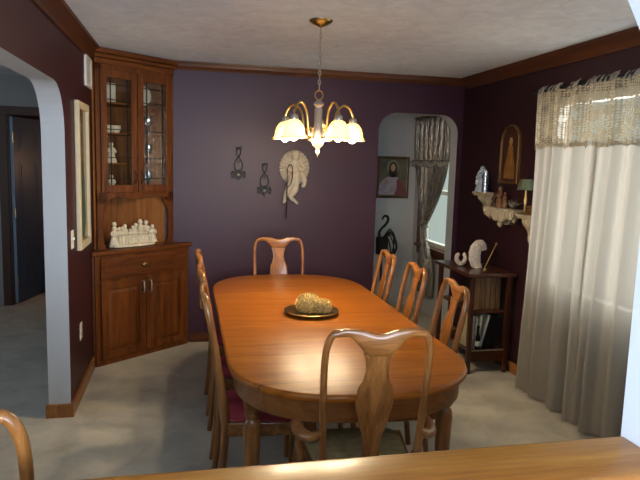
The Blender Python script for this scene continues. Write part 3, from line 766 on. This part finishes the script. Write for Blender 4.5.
r=ROOT('cherub_plaque','cream plaster winged cherub plaque on the plum wall behind the chandelier','plaque',(1.628,0,1.25))
# wings as one ribbed fan relief
def fan():
    m=MB(); n=156; rings=[]
    for lev,(sc,y) in enumerate(((1,0),(1,-.012),(.93,-.024),(.6,-.034),(.1,-.038))):
        rg=[]
        for i in range(n):
            a=2*PI*i/n; rr=1+.02*math.cos(a*26)
            rx,rz=.135*rr,.155*rr
            rg.append((rx*math.cos(a)*sc, y-.005*math.cos(a*26)*(1 if 0<lev<4 else 0), .325+rz*math.sin(a)*sc))
        rings.append(rg)
    return m.ring_loft(rings)
OBJ('wings', fan(), PLASTER, r, smooth=True)
m=MB()
m.ball((-.005,-.045,.33),.06,16,12,(.85,.6,1.2)); m.ball((-.005,-.04,.24),.052,16,12,(.95,.65,1.0))
m.ball((0,-.055,.43),.038,14,10,(1,.9,1.1)); m.ball((0,-.05,.45),.04,14,10,(1.05,.9,.8))
m.ball((0,-.09,.425),.007); 
for s in (-1,1):
    m.tube([(s*.045,-.05,.37),(s*.075,-.06,.33),(s*.05,-.085,.30),(s*.015,-.09,.34)],[.02,.018,.015,.012],10,sub=3)
m.tube([(-.02,-.045,.22),(-.05,-.055,.15),(-.075,-.04,.09),(-.085,-.035,.03),(-.10,-.04,.01)],[.034,.032,.024,.015,.012],12,sub=3)
m.tube([(.01,-.045,.22),(0,-.06,.13),(-.035,-.05,.07),(.0,-.04,.03),(.03,-.035,.005)],[.034,.032,.024,.016,.012],12,sub=3)
m.tube([(.06,-.03,.28),(.09,-.035,.22),(.082,-.03,.16),(.065,-.03,.17)],[.02,.024,.016,.006],10,sub=3)
OBJ('cherub_body', m, PLASTER, r, smooth=True)
r=ROOT('hanging_crucifix','thin dark beaded hanging with loop in front of the cherub plaque','wall hanging',(1.55,-.10,1.13))
r['label']='thin dark beaded strand with a loop hanging beside the cream cherub plaque'
m=MB(); m.tube([(0,0,.27),(.0,0,.40),(.008,0,.46),(.03,0,.47),(.045,0,.44),(.045,0,.36),(.03,0,.30),(0,0,.27)],.004,6,sub=4); OBJ('loop', m, IRON, r, smooth=True)
m=MB()
for i in range(14): m.ball((0,0,.26-i*.019),.007,8,6,(1,1,1.2))
m.tube([(0,0,.27),(0,0,0)],.002,6); OBJ('beads', m, IRON, r, smooth=True)
m=MB(); m.tube([(.02,0,.465),(.02,.10,.465)],.003,6); OBJ('wall_hook', m, IRON, r)

# ------------------------------------------------------------------ back room things
r=ROOT('framed_picture','dark framed picture of a long haired robed person on the grey wall through the doorway','picture',(2.99,BY,1.245))
m=MB(); a,b=.195,.475
m.box(-a,-a+.03,-.025,0,0,b); m.box(a-.03,a,-.025,0,0,b); m.box(-a+.03,a-.03,-.025,0,0,.03); m.box(-a+.03,a-.03,-.025,0,b-.03,b)
OBJ('frame', m, wood('picture_frame_wood','#33200f','#52361c','#6e4c28','z'), r, bev=.005)
def backdrop():
    m,nt,b_=new_mat('painted_backdrop'); f=noise_tex(nt,coord(nt),7,4)
    nt.links.new(ramp(nt,f,[(.3,'#4a4636'),(.7,'#7a735c')]),b_.inputs['Base Color']); b_.inputs['Roughness'].default_value=.35; return m
OBJ('canvas', MB().box(-a+.028,a-.028,-.012,-.002,.028,b-.028), backdrop(), r)
def flat(poly,y0,y1): return MB().prism(poly,y0,y1,'y')
def ell(cx_,cz_,rx,rz,n=28): return [(cx_+rx*math.cos(2*PI*i/n),cz_+rz*math.sin(2*PI*i/n)) for i in range(n)]
OBJ('painted_halo', flat(ell(0,.355,.075,.08),-.0135,-.012), plain('halo_paint','#8d8566',.5), r)
OBJ('painted_hair', flat([(-.045,.27),(-.05,.33),(-.042,.385),(-.02,.41),(.012,.412),(.038,.392),(.05,.34),(.052,.28),(.03,.24),(-.025,.24)],-.0145,-.0135), plain('hair_paint','#2c1a10',.5), r)
OBJ('painted_face', flat(ell(.0,.35,.028,.043),-.0155,-.0145), plain('face_paint','#c49c7c',.5), r)
OBJ('painted_robe', flat([(-.165,.04),(-.16,.14),(-.125,.2),(-.06,.245),(0,.262),(.065,.24),(.12,.19),(.155,.10),(.165,.04)],-.0145,-.0135), plain('robe_paint','#a3949c',.5,var=.3,nscale=14), r)
OBJ('painted_cloak', flat([(.02,.04),(.055,.12),(.045,.2),(.075,.235),(.125,.18),(.16,.09),(.17,.04)],-.0155,-.0145), plain('cloak_paint','#7c3c40',.5,var=.2,nscale=14), r)
OBJ('painted_hand', flat(ell(-.075,.19,.02,.03),-.0165,-.0145), plain('face_paint2','#a98468',.5), r)
# iron stand with looping fronds
r=ROOT('iron_stand','tall black iron stand with looped wires seen through the doorway beside its left edge','stand',(2.665,.55,0))
m=MB(); m.lathe([(.14,0),(.13,.015),(.02,.03),(.012,.05),(.012,.70)],(0,0,0),16); m.box(-.05,.05,-.05,.05,.70,.88)
OBJ('pole', m, IRON, r, smooth=True)
m=MB()
for k in range(7):
    a=-.9+k*.32; 
    m.tube([(0,0,.86),(.10*math.cos(a),.08*math.sin(a),.97-.02*k),(.16*math.cos(a),.11*math.sin(a),.82-.02*k),(.11*math.cos(a),.08*math.sin(a),.66)],.007,6,sub=5)
OBJ('looped_wires', m, IRON, r, smooth=True)
m=MB(); m.tube([(-.03,0,.88),(-.035,0,.93),(-.01,0,.97),(.03,0,1.01),(.055,0,1.05),(.05,0,1.09),(.015,0,1.10),(-.01,0,1.06)],[.016,.014,.013,.014,.015,.014,.012,.008],8,sub=4); OBJ('hooked_top', m, IRON, r, smooth=True)
# tied-back satin curtain (back room)
r=ROOT('tieback_curtain','shiny grey satin curtain tied back at the side window beyond the doorway','curtain',(0,0,0))
def c_top(u,v):
    return (3.19+.022*math.sin(u*46+math.sin(v*3)*1.2), lerp(1.13,.17,u), lerp(2.15,1.66,v))
m=MB(); m.sheet(140,10,c_top); OBJ('valance', m, SATIN2, r, smooth=True, solid=.003)
m=MB(); m.sheet(160,2,lambda u,v:(3.175+.022*math.sin(u*120),lerp(1.14,.17,u),1.675-.05*v+.012*math.sin(u*97))); OBJ('ruffle', m, CURT, r, smooth=True, solid=.003)
def c_pan(u,v):
    tz=lerp(1.67,.25,v)
    if tz>.98:
        k=((1.67-tz)/.69); k=k**(1.0+.5*u); y=lerp(lerp(1.12,.20,u),lerp(.80,.70,u),k); a=.022-.010*k
    else:
        k=sstep((.98-tz)/.5); y=lerp(lerp(.80,.70,u),lerp(.86,.48,u),k); a=.012+.012*k
    return (3.20+a*math.sin(u*44+v*2),y,tz)
m=MB(); m.sheet(140,40,c_pan); OBJ('drawn_panel', m, SATIN2, r, smooth=True, solid=.003)
m=MB(); m.tube([(3.165,.69,.99),(3.165,.81,.99),(3.20,.83,.98),(3.235,.75,.97),(3.20,.67,.98)],.013,8,closed=True,sub=4); OBJ('tie', m, SATIN, r, smooth=True)
m=MB(); m.tube([(3.20,.17,2.155),(3.20,1.16,2.155)],.011,10); m.tube([(3.20,.19,2.155),(BX,.19,2.155)],.008,8); m.tube([(3.20,1.14,2.155),(BX,1.14,2.155)],.008,8)
OBJ('curtain_rod', m, BRASS, r, smooth=True)

# ------------------------------------------------------------------ right wall curtain
CX=3.115
r=ROOT('lace_curtain','floor length white sheer curtain with crocheted lace heading over the right window','curtain',(0,0,0))
cy0,cy1=-4.12,-1.42
def wave(y,z):
    k=.7+.3*sstep((1.9-z)/1.9); 
    return (.036*math.sin(y*34)+.016*math.sin(y*57+1.3)+.008*math.sin(y*101+z*1.5))*k
def pan(y0,y1,ztop,zbot=.012,open_=0,dx=0):
    def f(u,v):
        y=lerp(y0,y1+open_*2*v*v,u); z=lerp(ztop,zbot+.012*math.sin(u*19),v)
        return (CX+dx*(1-v)+wave(y,z)-.012*(1-z/2.1), y+ .012*math.sin(z*2.1+y*3), z)
    return f
m=MB(); m.sheet(170,24,pan(cy1,-2.125,1.80,.012,.010)); OBJ('sheer_panel', m, CURT, r, smooth=True, solid=0)
m=MB(); m.sheet(420,24,pan(-2.10,cy1-2.70,1.80,.012,0,.015)); OBJ('sheer_panel', m, CURT, r, smooth=True, solid=0)
def lacef(u,v):
    y=lerp(cy1+.006,cy0,u); z=lerp(2.15,1.755+.02*abs(math.sin(u*70)),v); return (CX-.012+wave(y,z), y+.012*math.sin(z*2.1+y*3), z)
m=MB(); m.sheet(600,12,lacef); OBJ('lace_heading', m, LACE, r, smooth=True, uvscale=(7.3,1.0))
m=MB()
n=84
for i in range(n):
    y=lerp(cy1-.02,cy0+.02,i/(n-1)); w=.010+.004*math.sin(i*5.1); x=CX-.012+wave(y,2.12); dx=.012*math.sin(i*2.3)
    m.add([(x,y-w,2.145),(x,y+w,2.145),(x+.012,y+w*.8+dx,2.175),(x+.012,y-w*.8+dx,2.175),(x+.035,y+w*.7,2.195),(x+.035,y-w*.7,2.195)],[(0,1,2,3),(3,2,4,5)])
OBJ('fabric_tabs', m, CURT, r, solid=.002)
m=MB(); m.tube([(CX+.025,cy0+.02,2.17),(CX+.025,cy1+.06,2.17)],.010,10); m.ball((CX+.025,cy1+.075,2.17),.02,12,8)
for y in (cy1+.03,-3.0): m.tube([(CX+.025,y,2.17),(RX,y,2.17)],.007,8)
OBJ('curtain_rod', m, IRON, r, smooth=True)

# ------------------------------------------------------------------ right wall shelves and icon
def arch_poly(w,h,n=14): 
    return [(-w,0),(w,0),(w,h-w)]+arcpts(0,h-w,w,0,PI,n)[1:]
r=ROOT('arched_icon','arched gilt picture of a robed figure on the right wall above the shelves','picture',(RX,-.925,1.50))
m=MB(); o_=arch_poly(.145,.47); i_=[(a*.84,.02+b*.92) for a,b in o_]
def yz(p,x): return (x,p[0],p[1])
m.ring_loft([[yz(p,-.001) for p in o_],[yz(p,-.022) for p in o_],[yz(p,-.030) for p in [(a*.93,.01+b*.96) for a,b in o_]],[yz(p,-.018) for p in i_],[yz(p,-.001) for p in i_]],closed=True,cap=False); OBJ('frame', m, GOLD, r)
OBJ('canvas', MB().prism(i_,-.012,-.002,'x'), plain('icon_ground','#3a1d12',.5,var=.4,nscale=10), r)
OBJ('painted_robe', MB().prism([(-.085,.04),(.085,.04),(.075,.14),(.045,.24),(.03,.30),(-.03,.30),(-.045,.24),(-.075,.14)],-.0135,-.012,'x'), plain('icon_robe','#7d5425',.5,var=.4,nscale=12), r)
OBJ('painted_face', MB().prism(ell(0,.335,.024,.034),-.0145,-.012,'x'), plain('icon_face','#9a7444',.5), r)
def corbel_shelf(lb,y,z,w,d,h):
    r=ROOT('corbel_shelf',lb,'shelf',(RX,y,z))
    m=MB(); m.box(-d,0,-w,w,-.018,0); m.box(-d+.012,0,-w+.01,w-.01,-.032,-.018); OBJ('top_board', m, SHELFM, r, bev=.004)
    m=MB(); rings=[]
    for k in range(9):
        t=k/8; ww=lerp(w*.85,w*.28,t**1.3); dd=lerp(d*.85,d*.25,t**.9)+.012*math.sin(t*9); zz_=-.032-h*t
        rg=[]
        for i in range(24):
            a=PI*i/23; rg.append((-dd*math.sin(a)*(1+.06*math.cos(a*14)), ww*math.cos(a), zz_))
        rings.append(rg)
    m.ring_loft(rings); m.ball((-.02,0,-.04-h),.02,10,8); OBJ('fluted_bracket', m, SHELFM, r, smooth=True, angle=60)
    return r
corbel_shelf('ivory fluted bracket shelf on the right wall holding the blue white statuette',-.60,1.415,.11,.11,.14)
corbel_shelf('ivory fluted bracket shelf on the right wall touching the curtain edge',-1.335,1.285,.10,.12,.19)
r=ROOT('swag_shelf','middle ivory wall shelf with a draped swag front below the arched picture','shelf',(RX,-.975,1.305))
m=MB(); m.box(-.10,0,-.24,.24,-.016,0); OBJ('top_board', m, SHELFM, r, bev=.004)
m=MB()
def swag(u,v):
    y=lerp(-.24,.24,u); dz=(.045+.05*(1-abs(u-.5)*2)+.018*abs(math.sin(u*4*PI)))*v
    return (-.106-.008*math.sin(u*60)-.010*math.sin(v*3), y, -.004-dz)
m.sheet(80,8,swag); OBJ('swag_front', m, SHELFM, r, smooth=True, solid=.008)
m=MB(); m.ball((-.09,0,-.12),.03,12,8,(.7,1,1.1)); 
for s in (-1,1): m.ball((-.08,s*.19,-.07),.025,12,8,(.7,1,1.3))
m.prism([(-.20,-.016),(.20,-.016),(.05,-.13),(-.05,-.13)],-.06,0,'x')
OBJ('carved_bracket', m, SHELFM, r, smooth=True)
# statuette + candle on the left shelf
r=ROOT('statuette','tall pale blue robed statuette on the left bracket shelf','figurine',(RX-.055,-.555,1.416),-.9)
OBJ('robed_body', robed(.215), plain('pale_blue_glaze','#93a3b5',.45,var=.15,nscale=20), r, smooth=True)
m=MB(); m.tube([(.0,.02,.205),(.035,.01,.15),(.04,.0,.06)],[.012,.016,.02],8,sub=3); m.tube([(.0,.02,.205),(-.035,.01,.15),(-.04,.0,.06)],[.012,.016,.02],8,sub=3); OBJ('veil', m, plain('white_glaze','#c6cbd0',.4), r, smooth=True)
r=ROOT('glass_candle','white pillar candle in a clear glass on the left bracket shelf','candle',(RX-.075,-.655,1.416))
OBJ('glass_cylinder', MB().lathe([(.026,0),(.027,.16),(.025,.16),(.024,.004)],(0,0,0),20,cap=False), CRYSTAL, r, smooth=True)
OBJ('wax', MB().lathe([(.021,.002),(.021,.12),(.004,.125)],(0,0,0),16), plain('wax','#d9d6cf',.5), r, smooth=True)
# nativity-like small figures on middle shelf
def small_fig(lb,y,h,mat,x=-.055,z=1.306):
    return OBJ('figurine', robed(h), mat, None, (RX+x,y,z), -PI/2, smooth=True, label=lb, cat='figurine', group='small figures on the middle wall shelf')
TAN=plain('tan_carved_wood','#6e4a30',.6,var=.3,nscale=40); DKB=plain('dark_brown_resin','#3d2417',.6,var=.3,nscale=40)
small_fig('tallest tan carved figurine on the middle wall shelf',-.88,.165,TAN)
small_fig('small dark figurine at the left end of the middle wall shelf',-.79,.11,DKB)
small_fig('small tan figurine right of the tallest one on the middle wall shelf',-.97,.125,TAN,-.06)
m=MB()
for k in range(26):
    a=random.uniform(0,2*PI); q=random.uniform(.02,.07); m.tube([(0,0,.01),(q*.5*math.cos(a),q*math.sin(a)*1.0,.04),(q*math.cos(a)*.8,q*math.sin(a)*1.6,random.uniform(.03,.08))],[.004,.003,.001],5,sub=2)
OBJ('dried_flowers', m, plain('silvery_dry_leaf','#8a8473',.8), None, (RX-.05,-1.08,1.306), 0, label='small silvery dried flower spray at the right of the middle wall shelf', cat='flowers')
# little lamp and box on right shelf
r=ROOT('small_lamp','little unlit lamp with green shade on the right bracket shelf beside the curtain','lamp',(RX-.072,-1.29,1.286))
OBJ('lamp_stem', MB().lathe([(.035,0),(.03,.008),(.010,.02),(.008,.06),(.014,.10),(.008,.14),(.006,.19)],(0,0,0),14), BRASS, r, smooth=True)
OBJ('lamp_shade', MB().lathe([(.066,.18),(.045,.26),(.043,.26),(.064,.18)],(0,0,0),22,cap=False), plain('green_shade','#4c5440',.8), r, smooth=True)
r=ROOT('trinket_box','small gold brown trinket box on the right bracket shelf','box',(RX-.075,-1.395,1.2855))
OBJ('box_body', MB().box(-.03,.03,-.04,.04,0,.05), GOLD, r, bev=.004); OBJ('lid', MB().box(-.032,.032,-.042,.042,.05,.068), TAN, r, bev=.006)

# ------------------------------------------------------------------ corner stand with books
sx0,sx1,sy0,sy1=2.835,3.185,-1.15,-.52; ST=.808
r=ROOT('book_stand','dark wooden stand with magazine shelf in the right corner beside the curtain','stand',((sx0+sx1)/2,(sy0+sy1)/2,0))
ox,oy=(sx0+sx1)/2,(sy0+sy1)/2
def loc(b): return b
hx,hy=(sx1-sx0)/2,(sy1-sy0)/2
m=MB(); m.box(-hx-.03,hx+.02,-hy-.025,hy+.025,ST-.028,ST); OBJ('top', m, DARKWX, r, bev=.006)
for sx in (-1,1):
    for sy in (-1,1):
        o=OBJ('leg', MB().box(sx*(hx-.018)-.018,sx*(hx-.018)+.018,sy*(hy-.018)-.018,sy*(hy-.018)+.018,.045,ST-.028), DARKW, r, bev=.005)
        OBJ('bun_foot', MB().lathe([(.012,.05),(.022,.04),(.026,.022),(.018,.003),(.010,0)],(sx*(hx-.018),sy*(hy-.018),0),14), DARKW, o, smooth=True)
m=MB(); m.box(-hx+.036,hx-.036,-hy+.01,hy-.01,.165,.185); OBJ('shelf', m, DARKWX, r)
m=MB(); m.box(-hx+.036,hx-.036,-hy+.006,-hy+.022,.10,.165); OBJ('shelf_rail', m, DARKWX, r, bev=.003)
m=MB(); m.box(-hx+.036,hx-.036,-hy+.006,-hy+.012,.185,.195); OBJ('shelf_lip', m, NICKEL, r, label='pale metal lip on the lower shelf')
BRB=wood('faded_pine_boards','#4a3320','#6e5136','#8a6a4a','z',.5,.1,1)
m=MB()
for k in range(6):
    a=lerp(-hx+.04,hx-.04,k/6); b=lerp(-hx+.04,hx-.04,(k+1)/6)
    m.box(a+.002,b-.002,-hy+.10,-hy+.112,.50,ST-.028)
OBJ('slatted_panel', m, BRB, r, bev=.002, label='lighter brown upright slats below the top')
m=MB(); m.box(-hx+.036,hx-.036,-hy+.03,hy-.01,.485,.50); OBJ('middle_shelf', m, DARKWX, r)
# items on lower shelf, leaning magazines
def magazine(lb,x,w,h,t,tilt,cover,y=-1.10,edge=True):
    rr=ROOT('magazine',lb,'magazine',(x,y,.1865+t*math.sin(tilt)),0,'magazines on the lower shelf of the stand'); 
    M=Matrix.Rotation(tilt,4,'Y')
    b=MB().box(0,t,0,w,0,h); b.xf(M); OBJ('cover', b, cover, rr)
    b=MB().box(t*.2,t*.8,-.002,w,.004,h-.004); b.xf(M); OBJ('pages', b, plain('paper','#b9b3a6',.8,var=.15,nscale=60), rr)
YEL=plain('pale_yellow_cover','#a79f78',.4,var=.3,nscale=18); WHC=plain('white_cover','#aeb0ac',.4,var=.3,nscale=30); BLU=plain('navy_cover','#1a2030',.3)
magazine('pale yellow magazine upright at the left of the lower shelf',2.883,.20,.27,.02,.02,YEL)
magazine('white magazine upright second from the left on the lower shelf',2.908,.20,.26,.02,.04,WHC)
magazine('pale patterned magazine behind the dark bottle on the lower shelf',2.933,.20,.28,.02,.09,YEL)
magazine('pale magazine leaning right just left of the black binder',2.956,.20,.285,.012,.26,WHC)
for nm,lb,x,y,w,h,tl,mt in (('binder','black binder leaning right on the lower shelf, its cover facing out',2.982,-1.10,.09,.26,.24,BLACKC),('binder','navy binder standing behind the black one on the lower shelf',2.995,-1.05,.11,.27,.10,BLU)):
    rr=ROOT(nm,lb,'binder',(x,y,.1865+w*math.sin(tl)))
    M=Matrix.Rotation(tl,4,'Y')
    q=MB().box(0,w,0,.03,0,h); q.xf(M); OBJ('cover',q,mt,rr,bev=.002)
    q=MB().box(-.006,-.0005,.004,.026,.004,h-.004); q.xf(M); OBJ('pages',q,WHC,rr,label='pale page edges')
r=ROOT('dark_bottle','dark glass bottle standing in front of the pale magazines on the lower shelf','bottle',(2.93,-1.127,.1955))
OBJ('bottle_body', MB().lathe([(.018,0),(.019,.01),(.019,.10),(.010,.125),(.008,.17),(.010,.175)],(0,0,0),16), DKGLASS, r, smooth=True)
OBJ('bottle_cap', MB().lathe([(.011,.175),(.011,.19)],(0,0,0),14), IRON, r)
OBJ('bottle_label', MB().lathe([(.0195,.03),(.0195,.07)],(0,0,0),16,cap=False), WHC, r, smooth=True)
# ornaments on the stand
r=ROOT('swan_ornament','small white double swan ornament at the left edge of the stand top','ornament',(2.905,-.80,ST+.0005))
m=MB(); m.ball((0,0,.022),.026,14,10,(1.3,.8,.8)); OBJ('body', m, SHELLM, r, smooth=True)
for s in (-1,1):
    m=MB(); m.tube([(s*.018,0,.025),(s*.036,0,.05),(s*.038,0,.08),(s*.026,0,.10),(s*.016,0,.085)],[.018,.020,.018,.013,.006],10,sub=4); OBJ('neck', m, SHELLM, r, smooth=True)
r=ROOT('shell_ornament','large white spiral shell shaped ornament standing on the corner stand','ornament',(3.0,-.90,ST+.0005))
m=MB(); m.lathe([(.03,0),(.035,.008),(.015,.02)],(0,0,0),16); OBJ('foot', m, PORC, r, smooth=True)
m=MB(); pts=[];rd=[]
for i in range(26):
    t=i/25; a=math.radians(-75)-t*math.radians(255); R=.075
    pts.append((.02+R*math.cos(a)*.6,0,.105+R*math.sin(a)*1.15)); rd.append(.018+.042*math.sin(PI*min(1,t*.8+.15))*(.85+.06*math.cos(i*2.2)))
m.tube(pts,rd,14,flat=.5); OBJ('spiral', m, SHELLM, r, smooth=True)
r=ROOT('candle_snuffer','slender metal rod with a small tip leaning upright on the corner stand','rod',(3.03,-.97,ST+.002))
m=MB(); m.tube([(0,0,.004),(.09,0,.20)],.004,8); OBJ('rod', m, BRASS, r, smooth=True)
m=MB(); m.ball((.092,0,.205),.011,10,8); OBJ('tip', m, BRASS, r, smooth=True)
m=MB(); m.lathe([(.022,-.001),(.022,.008),(.006,.012)],(0,0,0),14); OBJ('weighted_base', m, BRASS, r, smooth=True)

# ------------------------------------------------------------------ lights / world
def area(name,loc,rot,sx,sy,e,col=(1,1,1),portal=False):
    L=bpy.data.lights.new(name,'AREA'); L.shape='RECTANGLE'; L.size=sx; L.size_y=sy; L.energy=e; L.color=col
    o=bpy.data.objects.new(name,L); COL.objects.link(o); o.location=loc; o.rotation_euler=rot
    if portal: L.cycles.is_portal=True
    return o
DAY=(.72,.84,1.0)
# daylight from outside the windows; the kitchen side and hall ones are added
area('daylight_dining',(RX+.30,(wy0+wy1)/2,(wz0+wz1)/2),(0,PI/2,0),wz1-wz0+.2,wy1-wy0,46,(.95,.95,.92))
area('daylight_back_room',(4.05,.6,2.95),(0,math.radians(50),0),1.3,1.2,95,(.85,1,.9))
area('daylight_kitchen',(1.2,KY-.15,1.5),(PI/2,0,0),3.0,1.35,200,DAY)
area('added_light_kitchen_side',(WX-.3,-5.7,1.45),(0,-PI/2,0),1.3,1.8,290,DAY)  # added to brighten the right jamb, through an invented side window
area('added_light_hall',(WX-.2,-1.9,1.45),(0,-PI/2,0),1.1,1.4,14,DAY)  # added to lift the dim hall, through an invented window out of view
L=bpy.data.lights.new('bedroom_lamp','POINT'); L.energy=6; L.color=(1,.55,.28); L.shadow_soft_size=.08
o=bpy.data.objects.new('bedroom_lamp',L); COL.objects.link(o); o.location=(-.2,NY+.7,1.5)
W=bpy.data.worlds.new('world'); S.world=W; W.use_nodes=True
W.node_tree.nodes['Background'].inputs[0].default_value=(.62,.74,.68,1); W.node_tree.nodes['Background'].inputs[1].default_value=.55

# ------------------------------------------------------------------ camera
cam=bpy.data.cameras.new('camera'); co=bpy.data.objects.new('camera',cam); COL.objects.link(co); S.camera=co
pan_,tilt,roll=.2191,.1257,.0285
f=Vector((math.sin(pan_)*math.cos(tilt),math.cos(pan_)*math.cos(tilt),-math.sin(tilt)))
rt=Vector((math.cos(pan_),-math.sin(pan_),0)); up=rt.cross(f)
r2=rt*math.cos(roll)+up*math.sin(roll); u2=up*math.cos(roll)-rt*math.sin(roll)
M=Matrix((( r2.x,u2.x,-f.x,.6832),(r2.y,u2.y,-f.y,-5.3893),(r2.z,u2.z,-f.z,1.6186),(0,0,0,1)))
co.matrix_world=M
cam.sensor_width=36; cam.lens=605.73/640*36; cam.clip_start=.02
S.view_settings.view_transform='Standard'; S.view_settings.look='None'; S.view_settings.gamma=1; S.view_settings.exposure=.43
